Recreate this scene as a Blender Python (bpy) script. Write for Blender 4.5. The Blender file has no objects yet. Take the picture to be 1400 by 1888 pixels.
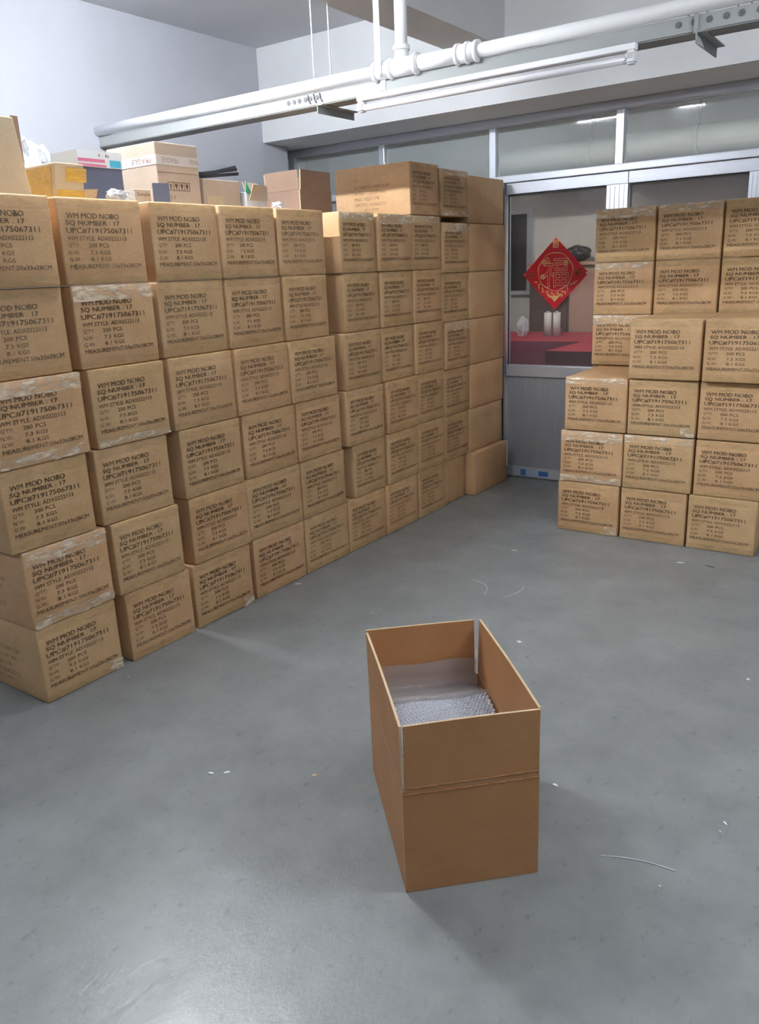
import bpy, bmesh, math, random
from mathutils import Vector, Matrix
random.seed(7)
R = math.radians
SC = bpy.context.scene
COL = SC.collection

# ------------------------------------------------------------------ camera
cam_d = bpy.data.cameras.new('camera')
cam = bpy.data.objects.new('camera', cam_d)
COL.objects.link(cam)
cam_d.sensor_fit = 'HORIZONTAL'
cam_d.sensor_width = 36.0
cam_d.lens = 38.111
cam_d.clip_start = 0.05
cF = Vector((-0.5583, 0.7781, -0.2877)).normalized()
cR = Vector((0.8190, 0.5723, -0.0414)).normalized()
cU = cR.cross(cF).normalized()
m = Matrix((cR, cU, -cF)).transposed().to_4x4()
m.translation = Vector((0, 0, 1.4316))
cam.matrix_world = m
SC.camera = cam

# ------------------------------------------------------------------ world, exposure
SC.view_settings.view_transform = 'Standard'
SC.view_settings.look = 'None'
SC.view_settings.gamma = 1.0
SC.view_settings.use_curve_mapping = False
SC.view_settings.exposure = 1.50
w = bpy.data.worlds.new('world'); SC.world = w
w.use_nodes = True
w.node_tree.nodes['Background'].inputs[0].default_value = (0.80, 0.87, 1.0, 1)
w.node_tree.nodes['Background'].inputs[1].default_value = 0.0
TUBE_LIGHT = 310.0          # emission of a burning fluorescent tube
MID_LIGHT = 135.0
REAR_FILL = 46.0          # unseen battens added behind the camera and at right, for ambient light
BACK_FILL = 105.0  # emission of the unseen tubes added to brighten the back room
LAMPS = [(-2.66, 2.05, 2.75), (0.75, 2.15, 2.6), (-2.9, -0.9, 2.66), (0.75, -0.9, 2.66), (2.9, 3.4, 2.66)]

# ------------------------------------------------------------------ materials
def mat(name, col, rough=.6, metal=0.0, spec=.5, alpha=1.0, emit=None, estr=0.0, coat=0.0):
    M = bpy.data.materials.new(name); M.use_nodes = True
    b = M.node_tree.nodes['Principled BSDF']
    b.inputs['Base Color'].default_value = (*col, 1)
    b.inputs['Roughness'].default_value = rough
    b.inputs['Metallic'].default_value = metal
    b.inputs['Specular IOR Level'].default_value = spec
    b.inputs['Alpha'].default_value = alpha
    b.inputs['Coat Weight'].default_value = coat
    if emit:
        b.inputs['Emission Color'].default_value = (*emit, 1)
        b.inputs['Emission Strength'].default_value = estr
    return M
def N(M, t, **kw):
    n = M.node_tree.nodes.new(t)
    for k, v in kw.items(): setattr(n, k, v)
    return n
def L(M, a, b): M.node_tree.links.new(a, b)
def BS(M): return M.node_tree.nodes['Principled BSDF']
def noise(M, scale, detail=4, rough=.55, vec=None, sc=None):
    n = N(M, 'ShaderNodeTexNoise')
    n.inputs['Scale'].default_value = scale; n.inputs['Detail'].default_value = detail
    n.inputs['Roughness'].default_value = rough
    if vec is None:
        vec = N(M, 'ShaderNodeTexCoord').outputs['Object']
    if sc:
        mp = N(M, 'ShaderNodeMapping'); mp.inputs['Scale'].default_value = sc
        L(M, vec, mp.inputs['Vector']); vec = mp.outputs['Vector']
    L(M, vec, n.inputs['Vector'])
    return n.outputs['Fac']
def ramp(M, fac, stops):
    r = N(M, 'ShaderNodeValToRGB')
    while len(r.color_ramp.elements) < len(stops): r.color_ramp.elements.new(.5)
    for e, (p, c) in zip(r.color_ramp.elements, stops):
        e.position = p; e.color = (*c, 1) if len(c) == 3 else c
    L(M, fac, r.inputs['Fac']); return r.outputs['Color']
def mix(M, fac, a, b, mode='MIX'):
    n = N(M, 'ShaderNodeMix', data_type='RGBA', blend_type=mode)
    for s, v in ((0, fac), (6, a), (7, b)):
        if isinstance(v, (int, float)): n.inputs[s].default_value = v
        elif isinstance(v, tuple): n.inputs[s].default_value = (*v, 1)
        else: L(M, v, n.inputs[s])
    return n.outputs[2]
def bump(M, h, strength=.2, dist=.01):
    n = N(M, 'ShaderNodeBump'); n.inputs['Strength'].default_value = strength
    n.inputs['Distance'].default_value = dist
    L(M, h, n.inputs['Height']); L(M, n.outputs['Normal'], BS(M).inputs['Normal'])

def kraft(name, c1, c2, vary=.0, bp=.25):
    M = mat(name, c1, .62, spec=.35)
    tc = N(M, 'ShaderNodeTexCoord').outputs['Object']
    oi = N(M, 'ShaderNodeObjectInfo').outputs['Random']
    add = N(M, 'ShaderNodeVectorMath', operation='ADD')
    sc_ = N(M, 'ShaderNodeVectorMath', operation='SCALE'); sc_.inputs['Scale'].default_value = 37.0
    cmb = N(M, 'ShaderNodeCombineXYZ'); L(M, oi, cmb.inputs[0]); L(M, oi, cmb.inputs[1])
    L(M, cmb.outputs[0], sc_.inputs[0]); L(M, tc, add.inputs[0]); L(M, sc_.outputs[0], add.inputs[1])
    v = add.outputs[0]
    n1 = noise(M, 5.0, 4, .55, v)
    c = ramp(M, n1, [(.32, c1), (.68, c2)])
    n2 = noise(M, 60, 3, .6, v, (1, 1, 6))
    c = mix(M, .12 if vary else .06, c, ramp(M, n2, [(.3, (0, 0, 0)), (.7, (1, 1, 1))]), 'OVERLAY')
    if vary:
        tint = ramp(M, oi, [(0, (1.02, 1.0, .92)), (.35, (.93, .9, .84)), (.65, (1.05, .96, .9)), (1, (1.0, .99, .95))])
        c = mix(M, vary, c, tint, 'MULTIPLY')
    L(M, c, BS(M).inputs['Base Color'])
    bump(M, noise(M, 26, 4, .6, v), bp, .004)
    return M
CARD = kraft('kraft_cardboard', (.50, .325, .172), (.59, .400, .228), 1.0)
CARD_OPEN = kraft('open_carton_cardboard', (.395, .192, .080), (.44, .222, .096), bp=.08)
CARD_EDGE = kraft('corrugated_edge', (.50, .36, .21), (.60, .45, .29))
CARD_GREY = kraft('greyish_cardboard', (.31, .25, .20), (.36, .295, .24))
CARD_DARK = kraft('brown_cardboard', (.19, .122, .085), (.23, .148, .103))
CARD_TAN = kraft('tan_cardboard', (.34, .275, .185), (.40, .33, .23))
INK = mat('printing_ink', (.085, .055, .03), .7, alpha=.82)
INK_L = mat('faint_printing_ink', (.12, .07, .035), .7, alpha=.75)
def ink_fade(M, a, b):
    n = noise(M, 22, 3)
    mr = N(M, 'ShaderNodeMapRange'); mr.inputs['From Min'].default_value = .35; mr.inputs['From Max'].default_value = .62
    mr.inputs['To Min'].default_value = a; mr.inputs['To Max'].default_value = b
    L(M, n, mr.inputs['Value']); L(M, mr.outputs[0], BS(M).inputs['Alpha'])
ink_fade(INK, .62, .95); ink_fade(INK_L, .35, .85)

def tape_mat(name, col, a0, a1, rough=.16, thr=(.45, .72), spec=.5, bs=.9, bsc=42, bd=.012):
    M = mat(name, col, rough, spec=spec)
    tc = N(M, 'ShaderNodeTexCoord').outputs['Object']
    oi = N(M, 'ShaderNodeObjectInfo').outputs['Random']
    mm = N(M, 'ShaderNodeMath', operation='MULTIPLY'); mm.inputs[1].default_value = 50; L(M, oi, mm.inputs[0])
    va = N(M, 'ShaderNodeVectorMath', operation='ADD'); L(M, tc, va.inputs[0]); L(M, mm.outputs[0], va.inputs[1])
    v = va.outputs[0]
    n1 = noise(M, 30, 5, .65, v, (1, .45, 1.6))
    mr = N(M, 'ShaderNodeMapRange'); mr.inputs['From Min'].default_value = thr[0]; mr.inputs['From Max'].default_value = thr[1]
    mr.inputs['To Min'].default_value = a0; mr.inputs['To Max'].default_value = a1
    L(M, n1, mr.inputs['Value']); L(M, mr.outputs[0], BS(M).inputs['Alpha'])
    bump(M, noise(M, bsc, 4, .65, v, (1, .5, 1.5)), bs, bd)
    return M
TAPE = tape_mat('clear_packing_tape', (.68, .50, .23), .12, .48, .2, spec=.4, bs=.35, bsc=40, bd=.01)
FILM = tape_mat('glaring_stretch_tape', (.92, .80, .62), .08, .66, .1, (.43, .60), .8, .5, 45, .012)  # pale blotchy colour also imitates glints on the wrinkled tape
def film_mat(name, col, alpha, rough=.12, sc=18):
    M = mat(name, col, rough, spec=.8)
    n1 = noise(M, sc, 4, .6)
    mr = N(M, 'ShaderNodeMapRange'); mr.inputs['From Min'].default_value = .35; mr.inputs['From Max'].default_value = .7
    mr.inputs['To Min'].default_value = alpha * .6; mr.inputs['To Max'].default_value = min(1, alpha * 1.5)
    L(M, n1, mr.inputs['Value']); L(M, mr.outputs[0], BS(M).inputs['Alpha'])
    bump(M, noise(M, sc * 2, 5, .7), .7, .01)
    return M
PLASTIC = film_mat('crumpled_clear_plastic', (.50, .53, .57), .6)
POUCH = mat('clear_poly_film', (.44, .41, .41), .22, spec=.8, alpha=.5)
BUBBLE = mat('bubble_wrap', (.50, .53, .59), .12, spec=1.0, alpha=.9, coat=1.0)

def wall_mat(name, c, sc=3):
    M = mat(name, c, .75, spec=.3)
    n1 = noise(M, sc, 4)
    L(M, mix(M, 1.0, c, ramp(M, n1, [(.3, (.94, .94, .94)), (.7, (1, 1, 1))]), 'MULTIPLY'), BS(M).inputs['Base Color'])
    bump(M, noise(M, 40, 4), .08, .004)
    return M
WALL = wall_mat('white_painted_plaster', (.50, .515, .565))
BEAM = wall_mat('light_grey_painted_concrete', (.68, .685, .70))
CEIL = wall_mat('ceiling_paint', (.64, .65, .68))
BACKWALL = wall_mat('back_room_plaster', (.50, .48, .45))

FLOOR = mat('grey_epoxy_floor', (.2, .22, .22), .4, spec=.5)
fl = FLOOR
n_big = noise(fl, .9, 6, .6); n_mid = noise(fl, 4.5, 6, .65); n_str = noise(fl, 3.0, 6, .6, None, (1.0, .35, 1))
c = ramp(fl, n_big, [(.3, (.165, .175, .180)), (.7, (.245, .253, .250))])
c = mix(fl, .42, c, ramp(fl, n_mid, [(.3, (.125, .130, .135)), (.7, (.29, .305, .30))]))
c = mix(fl, ramp(fl, n_str, [(.60, (0, 0, 0)), (.78, (.35, .35, .35))]), c, (.28, .275, .275))
n_sp = noise(fl, 38, 5, .6, None, (1, .6, 1))
c = mix(fl, ramp(fl, n_sp, [(.60, (0, 0, 0)), (.72, (.6, .6, .6))]), c, (.105, .115, .12))
n_lt = noise(fl, 17, 5, .7, None, (1, .5, 1))
L(fl, c, BS(fl).inputs['Base Color'])
L(fl, ramp(fl, noise(fl, 7, 5, .6), [(.2, (.27, .27, .27)), (.8, (.42, .42, .42))]), BS(fl).inputs['Roughness'])
bump(fl, noise(fl, 11, 6, .72, None, (1, .5, 1)), .22, .012)

def brushed(name, c, rough, metal=.75, sc=(1, 1, 40)):
    M = mat(name, c, rough, metal=metal)
    n1 = noise(M, 6, 4, .6, None, sc)
    L(M, mix(M, 1.0, c, ramp(M, n1, [(.3, (.86, .86, .88)), (.7, (1, 1, 1))]), 'MULTIPLY'), BS(M).inputs['Base Color'])
    return M
ALU = brushed('aluminium_frame', (.60, .62, .68), .36, .35)
ALU_V = brushed('aluminium_post', (.68, .71, .76), .32, sc=(40, 40, 1))
PANEL = brushed('grey_metal_door_panel', (.40, .42, .46), .5, .35, (12, 12, .6))
TRUNK = wall_mat('pale_enamelled_metal', (.32, .332, .327))
PIPE = mat('white_painted_pipe', (.88, .89, .90), .3, spec=.6)
PLAS = mat('white_lamp_plastic', (.80, .80, .82), .4)
TUBE_OFF = mat('unlit_white_tube', (.82, .79, .82), .2, spec=.7)
TUBE_ON = mat('burning_tube', (.9, .9, .9), .3, emit=(.90, .95, 1.0), estr=TUBE_LIGHT)
TUBE_MID = mat('burning_tube_mid', (.9, .9, .9), .3, emit=(.90, .95, 1.0), estr=MID_LIGHT)
TUBE_REAR_FILL = mat('added_tube_rear', (.9, .9, .9), .3, emit=(.90, .95, 1.0), estr=REAR_FILL)
TUBE_BACK_FILL = mat('added_tube_back_room', (.9, .9, .9), .3, emit=(1.0, .94, .86), estr=BACK_FILL)
DARKM = mat('dark_metal', (.12, .12, .13), .5)
GASKET = mat('black_rubber_gasket', (.02, .02, .025), .6)
BLACK = mat('black_sheet', (.035, .037, .045), .5)
NAVY = mat('slate_blue_carton_side', (.075, .09, .14), .5)
PINK = mat('magenta_print', (.46, .12, .22), .5)
CYAN = mat('cyan_print', (.05, .33, .48), .5)
WHITEC = mat('white_coated_carton', (.52, .55, .59), .5)
GREEN = mat('green_print', (.03, .28, .15), .5)
YEL = tape_mat('yellow_packing_tape', (.50, .31, .05), .75, .95, .25)
RED = mat('red_paper', (.62, .008, .022), .55)
GOLD = mat('gold_print', (.80, .52, .20), .45)
GOLDL = mat('pale_gold_print', (.86, .62, .36), .5)
BLUE = mat('blue_sticker_print', (.05, .17, .50), .4)
LBLUE = mat('pale_blue_sticker', (.42, .55, .68), .4)
PAPER = mat('white_paper', (.75, .76, .76), .7)
ROLLW = mat('off_white_roll', (.42, .41, .39), .7)
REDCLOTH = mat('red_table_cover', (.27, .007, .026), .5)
RED_SHADE = mat('shaded_red_cover', (.10, .012, .035), .7)  # hanging front of the red cover, its shade put into the colour
WOOD_D = mat('dark_brown_wood', (.055, .032, .028), .5)
WOOD_P = mat('pinkish_brown_wood', (.32, .19, .15), .5)
DGLASS = mat('dark_window_glass', (.02, .02, .025), .1)
def glass_mat(name, tint, refl, haze):
    M = bpy.data.materials.new(name); M.use_nodes = True
    nt = M.node_tree; nt.nodes.clear()
    out = nt.nodes.new('ShaderNodeOutputMaterial')
    tr = nt.nodes.new('ShaderNodeBsdfTransparent'); tr.inputs[0].default_value = (*tint, 1)
    gl = nt.nodes.new('ShaderNodeBsdfGlossy'); gl.inputs['Roughness'].default_value = .03
    gl.inputs[0].default_value = (1, 1, 1, 1)
    fr = nt.nodes.new('ShaderNodeFresnel'); fr.inputs[0].default_value = refl
    mx = nt.nodes.new('ShaderNodeMixShader')
    nt.links.new(fr.outputs[0], mx.inputs[0]); nt.links.new(tr.outputs[0], mx.inputs[1]); nt.links.new(gl.outputs[0], mx.inputs[2])
    df = nt.nodes.new('ShaderNodeBsdfDiffuse'); df.inputs[0].default_value = (.62, .66, .68, 1)
    m2 = nt.nodes.new('ShaderNodeMixShader'); m2.inputs[0].default_value = haze
    nt.links.new(mx.outputs[0], m2.inputs[1]); nt.links.new(df.outputs[0], m2.inputs[2])
    nt.links.new(m2.outputs[0], out.inputs[0])
    return M
GLASS = glass_mat('door_glass', (.86, .87, .88), 1.5, .05)
GLASS_T = glass_mat('hazed_transom_glass', (.90, .93, .92), 1.5, .26)  # diffuse veil mixed in for the pale haze of reflections on the panes

# ------------------------------------------------------------------ mesh helpers
def box(bm, x0, x1, y0, y1, z0, z1, mi=0):
    v = [bm.verts.new(p) for p in ((x0,y0,z0),(x1,y0,z0),(x1,y1,z0),(x0,y1,z0),(x0,y0,z1),(x1,y0,z1),(x1,y1,z1),(x0,y1,z1))]
    for f in ((0,3,2,1),(4,5,6,7),(0,1,5,4),(1,2,6,5),(2,3,7,6),(3,0,4,7)):
        fc = bm.faces.new([v[i] for i in f]); fc.material_index = mi
    return v
def BM(): return bmesh.new()
def boxm(*a, bevel=0.0):
    bm = BM(); box(bm, *a)
    if bevel: bmesh.ops.bevel(bm, geom=bm.edges[:], offset=bevel, segments=2, affect='EDGES', profile=.5)
    return bm
def tube(bm, p0, p1, r0, r1=None, n=16, mi=0, caps=True):
    p0, p1 = Vector(p0), Vector(p1); r1 = r0 if r1 is None else r1
    d = (p1 - p0).normalized(); a = d.orthogonal().normalized(); b = d.cross(a)
    A = [bm.verts.new(p0 + (a * math.cos(t) + b * math.sin(t)) * r0) for t in [2 * math.pi * i / n for i in range(n)]]
    B = [bm.verts.new(p1 + (a * math.cos(t) + b * math.sin(t)) * r1) for t in [2 * math.pi * i / n for i in range(n)]]
    for i in range(n):
        f = bm.faces.new((A[i], A[(i + 1) % n], B[(i + 1) % n], B[i])); f.smooth = True; f.material_index = mi
    if caps:
        bm.faces.new(A[::-1]).material_index = mi; bm.faces.new(B).material_index = mi
def path_tube(bm, pts, r, n=6):
    for i in range(len(pts) - 1): tube(bm, pts[i], pts[i + 1], r, n=n)
def mesh_of(name, bm, mats):
    bmesh.ops.recalc_face_normals(bm, faces=bm.faces)
    me = bpy.data.meshes.new(name); bm.to_mesh(me); bm.free()
    for mm in (mats if isinstance(mats, (list, tuple)) else [mats]): me.materials.append(mm)
    return me
def obj(name, bm, mats, parent=None, **props):
    me = bm if isinstance(bm, bpy.types.Mesh) else mesh_of(name, bm, mats)
    o = bpy.data.objects.new(name, me); COL.objects.link(o)
    if parent: o.parent = parent
    for k, v in props.items(): o[k] = v
    return o
def empty(name, loc=(0, 0, 0), rz=0.0, label=None, cat=None, group=None, kind=None):
    o = bpy.data.objects.new(name, None); COL.objects.link(o); o.empty_display_size = .05
    o.location = loc; o.rotation_euler = (0, 0, rz)
    tag(o, label, cat, group, kind); return o
def tag(o, label=None, cat=None, group=None, kind=None):
    if label: o['label'] = label
    if cat: o['category'] = cat
    if group: o['group'] = group
    if kind: o['kind'] = kind
    return o
def text_mesh(lines, name):
    """lines: (string, x, y_centre, width, height, bold) in a flat plane; returns verts, faces in that plane"""
    V, Fc = [], []
    dg = bpy.context.evaluated_depsgraph_get()
    for s, x, yc, wd, ht, bold in lines:
        cu = bpy.data.curves.new('t', 'FONT'); cu.body = s; cu.size = 1; cu.resolution_u = 2
        to = bpy.data.objects.new('t', cu); COL.objects.link(to)
        bpy.context.view_layer.update(); dg.update()
        me = to.evaluated_get(dg).to_mesh()
        P = [(v.co.x, v.co.y) for v in me.vertices]; fs = [tuple(f.vertices) for f in me.polygons]
        to.evaluated_get(dg).to_mesh_clear()
        bpy.data.objects.remove(to); bpy.data.curves.remove(cu)
        if not P: continue
        x0 = min(p[0] for p in P); x1 = max(p[0] for p in P); y0 = min(p[1] for p in P); y1 = max(p[1] for p in P)
        sx = wd / (x1 - x0) if wd else ht / (y1 - y0); sy = ht / (y1 - y0)
        b = len(V)
        V += [((p[0] - x0) * sx + x, (p[1] - (y0 + y1) / 2) * sy + yc) for p in P]
        Fc += [tuple(b + i for i in f) for f in fs]
        if bold:                                        # heavier strokes: the same letters struck twice, a hair apart
            b = len(V)
            V += [(V[b - len(P) + k][0] + abs(ht) * bold * 2.2, V[b - len(P) + k][1] + abs(ht) * bold * .8) for k in range(len(P))]
            Fc += [tuple(b + i for i in f) for f in fs]
    return V, Fc
def text_obj_mesh(name, lines, place, material, mis=None):
    V, Fc = text_mesh(lines, name)
    me = bpy.data.meshes.new(name); me.from_pydata([place(a, b) for a, b in V], [], Fc)
    me.materials.append(material); me.update(); return me

# ------------------------------------------------------------------ the room
def struct(name, bm, m, parent=None):
    o = obj(name, bm, m, parent)
    if not parent: o['kind'] = 'structure'
    return o
struct('floor', boxm(-6.6, 7.2, -7.2, 8.9, -.12, 0), FLOOR)
struct('ceiling', boxm(-6.6, 7.2, -7.2, 8.9, 2.906, 3.05), CEIL)
struct('wall_left', boxm(-4.35, -4.15, -7.0, 4.83, 0, 2.906), WALL)
struct('wall_right', boxm(7.0, 7.2, -7.2, 8.7, 0, 2.906), WALL)
struct('wall_front', boxm(-4.35, 7.0, -7.2, -7.0, 0, 2.906), WALL)
wb = BM()
box(wb, -6.4, -4.31, 4.90, 5.20, 0, 2.317)               # solid end left of the glazing
box(wb, -4.31, -2.56, 5.04, 5.12, 0, 1.25)               # low wall hidden behind the cartons
box(wb, 1.05, 7.0, 5.04, 5.20, 0, 2.317)
struct('wall_back', wb, WALL)
struct('trim_1', boxm(-6.4, 7.0, 4.58, 5.30, 2.317, 2.906), BEAM)       # deep beam over the glazing
struct('trim_2', boxm(-2.560, -2.285, -7.0, 4.58, 2.60, 2.906), BEAM)   # ceiling beam running to the camera
struct('wall_far', boxm(-6.6, 7.0, 8.2, 8.4, 0, 2.906), BACKWALL)
struct('wall_far_left', boxm(-6.6, -6.4, 5.2, 8.2, 0, 2.906), BACKWALL)
struct('trim_3', boxm(-6.4, 7.0, 5.75, 6.0, 2.55, 2.906), BACKWALL)

# ---- glazed partition (transom lights) and sliding doors
YG = 5.06
win = empty('window_1', (0, 0, 0), kind='structure')
rail = boxm(-4.31, 1.05, YG - .045, YG + .045, 2.268, 2.317, bevel=.004); obj('top_rail', rail, ALU, win)
obj('transom_rail', boxm(-4.31, 1.05, YG - .05, YG + .05, 1.932, 1.975, bevel=.004), ALU, win)
posts = [(-4.31, -4.262), (-3.484, -3.438), (-2.618, -2.572), (-1.789, -1.742), (-.955, -.908), (-.12, -.073), (.70, .747)]
for a, b in posts:
    obj('mullion', boxm(a, b, YG - .03, YG + .03, 1.975, 2.268, bevel=.003), ALU_V, win)
edges = posts + [(1.05, 1.06)]
for i in range(len(posts)):
    obj('pane', boxm(posts[i][1], edges[i + 1][0], YG + .002, YG + .006, 1.975, 2.268), GLASS_T, win)
# fixed lower lights behind the left stack
obj('jamb', boxm(-4.31, -4.262, YG - .03, YG + .03, 1.25, 1.932, bevel=.003), ALU_V, win)
obj('jamb', boxm(-3.484, -3.438, YG - .03, YG + .03, 1.25, 1.932, bevel=.003), ALU_V, win)
obj('pane', boxm(-4.262, -3.484, YG + .002, YG + .006, 1.25, 1.932), GLASS_T, win)
obj('pane', boxm(-3.438, -2.56, YG + .002, YG + .006, 1.25, 1.932), GLASS_T, win)
obj('jamb', boxm(-2.56, -2.502, YG - .06, YG + .06, 0, 1.932, bevel=.004), ALU_V, win)
obj('cable', boxm(-2.500, -2.494, YG - .07, YG - .062, .02, 1.9), GASKET, win)

def sliding_door(name, x0, x1, lst, rst, sticker=False):
    d = empty(name, ((x0 + x1) / 2, YG, 0), kind='structure'); cx = (x0 + x1) / 2
    a, b = x0 - cx, x1 - cx
    obj('bottom_rail', boxm(a, b, -.035, .025, .006, .072, bevel=.003), ALU, d)
    obj('lower_panel', boxm(a + lst, b - rst, -.012, .008, .072, .703), PANEL, d)
    obj('middle_rail', boxm(a, b, -.03, .025, .703, .777, bevel=.003), ALU, d)
    obj('top_rail', boxm(a, b, -.03, .025, 1.862, 1.930, bevel=.003), ALU, d)
    obj('glass_pane', boxm(a + lst, b - rst, -.003, .003, .777, 1.862), GLASS, d)
    for (p, q) in ((a, a + lst), (b - rst, b)):
        if q - p > .01:
            st = BM(); box(st, p, q, -.032, .026, .0725, 1.861)
            if q - p > .06:
                for k in range(4): box(st, p + (q - p) * (k + .6) / 4.6, p + (q - p) * (k + .6) / 4.6 + .006, -.038, -.031, .08, 1.855)
            obj('stile', st, ALU_V, d)
    g = BM(); box(g, a + lst, b - rst, -.012, -.004, 1.852, 1.862); box(g, a + lst, a + lst + .006, -.012, -.004, .777, 1.852); box(g, b - rst - .006, b - rst, -.012, -.004, .777, 1.852)
    obj('gasket', g, GASKET, d)
    if sticker:
        s = obj('sticker', boxm(-.278, -.064, -.0375, -.0355, .016, .062), LBLUE, d)
        g = BM(); box(g, -.274, -.234, -.0385, -.0373, .018, .060); box(g, -.140, -.070, -.0385, -.0373, .024, .058)
        obj('sticker_print', g, BLUE, s)
    return d
sliding_door('door_1', -2.494, -1.702, .006, .128, True)
sliding_door('door_2', -1.700, -.935, .006, .100)
sliding_door('door_3', -.930, .06, .05, .05)
sliding_door('door_4', .065, 1.05, .05, .05)

# ------------------------------------------------------------------ red diamond paper on the door
sg = empty('fortune_sign', (-2.145, YG - .036, 1.362), label='red diamond paper sign with gold blessing characters on the glass door', cat='sign')
h = .222
bm = BM(); v1 = [bm.verts.new(p) for p in ((-h, 0, 0), (0, 0, -h), (h, 0, 0), (0, 0, h))]; bm.faces.new(v1)
r = bmesh.ops.extrude_face_region(bm, geom=bm.faces[:]); bmesh.ops.translate(bm, vec=(0, .0015, 0), verts=[e for e in r['geom'] if isinstance(e, bmesh.types.BMVert)])
obj('paper', bm, RED, sg)
def ring(bm, cx, cz, r, t, y, wob=.0, a0=0, a1=360, n=64):
    prev = None
    for i in range(n + 1):
        a = R(a0 + (a1 - a0) * i / n); rr = r * (1 + wob * math.sin(a * 7) + wob * .6 * math.sin(a * 4 + 1))
        tt = t * (1 + .35 * math.sin(a * 5))
        cur = (bm.verts.new((cx + (rr - tt) * math.cos(a), y, cz + (rr - tt) * math.sin(a))), bm.verts.new((cx + (rr + tt) * math.cos(a), y, cz + (rr + tt) * math.sin(a))))
        if prev: bm.faces.new((prev[0], prev[1], cur[1], cur[0]))
        prev = cur
bm = BM(); ring(bm, 0, .015, .116, .0022, -.0012, .02)
obj('gold_ring', bm, GOLDL, sg)
pl = lambda y: (lambda a, b: (a, y, b))
def txt(name, lines, y, m, parent):
    return obj(name, text_obj_mesh(name, lines, pl(y), m), m, parent)
def outline_mesh(ch, wd, ht, thick, cx, cz, y, m):
    cu = bpy.data.curves.new('t', 'FONT'); cu.body = ch; cu.size = 1; cu.resolution_u = 2; cu.fill_mode = 'NONE'; cu.bevel_depth = thick; cu.bevel_resolution = 0
    to = bpy.data.objects.new('t', cu); COL.objects.link(to); bpy.context.view_layer.update()
    dg = bpy.context.evaluated_depsgraph_get(); me = bpy.data.meshes.new_from_object(to.evaluated_get(dg))
    bpy.data.objects.remove(to); bpy.data.curves.remove(cu)
    xs = [v.co.x for v in me.vertices]; ys = [v.co.y for v in me.vertices]
    for v in me.vertices:
        v.co = ((v.co.x - (min(xs) + max(xs)) / 2) / (max(xs) - min(xs)) * wd + cx, y - v.co.z * .02, (v.co.y - (min(ys) + max(ys)) / 2) / (max(ys) - min(ys)) * ht + cz)
    me.materials.clear(); me.materials.append(m); return me
obj('character_outline', outline_mesh('福', .176, .186, .011, .002, .012, -.0014, GOLDL), GOLDL, sg)
txt('small_character', [('全', -.192, .0, .052, .048, .01)], -.0012, GOLD, sg)
txt('small_character', [('家', .128, .006, .052, .048, .01)], -.0012, GOLD, sg)
bm = BM(); box(bm, -.019, .019, -.0013, -.0008, .160, .202); obj('seal', bm, GOLD, sg)
txt('seal_character', [('福', -.014, .181, .028, .034, .0)], -.0022, RED, sg)
bm = BM()
for k in range(26):                                    # leafy gold ornament around the lower rim
    a = R(205 + 130 * k / 25); rr = .145 + .012 * math.sin(k * 2.1)
    x, z = rr * math.cos(a), .015 + rr * math.sin(a)
    if abs(x) + abs(z) > h - .03: continue
    t = a + R(60 if k % 2 else -35)
    for s in (1, .55):
        l_ = .017 * s
        p = [(x - l_ * math.cos(t), z - l_ * math.sin(t)), (x + .004 * math.sin(t), z - .004 * math.cos(t)), (x + l_ * math.cos(t), z + l_ * math.sin(t)), (x - .004 * math.sin(t), z + .004 * math.cos(t))]
        bm.faces.new([bm.verts.new((q[0], -.0012 - .0002 * s, q[1])) for q in p]); t += 1.1
for (x, z) in ((-.075, .075), (.072, .065), (-.085, -.015)):   # flowers beside the character
    for k in range(5):
        a = R(72 * k); c_ = (x + .011 * math.cos(a), z + .011 * math.sin(a))
        bm.faces.new([bm.verts.new((c_[0] + .007 * math.cos(b), -.0024, c_[1] + .007 * math.sin(b))) for b in [R(60 * j) for j in range(6)]])
pz = [(-.06, -.125), (-.02, -.135), (.03, -.132), (.05, -.118), (.02, -.150), (0, -.172), (-.022, -.150)]
bm.faces.new([bm.verts.new((x, -.0012, z)) for x, z in pz])
obj('gold_ornament', bm, GOLD, sg)
bm = BM(); box(bm, -.215, -.205, -.002, .0, -.004, .004); box(bm, .205, .228, -.002, .0, -.004, .006); obj('tape_dab', bm, PAPER, sg)

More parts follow.
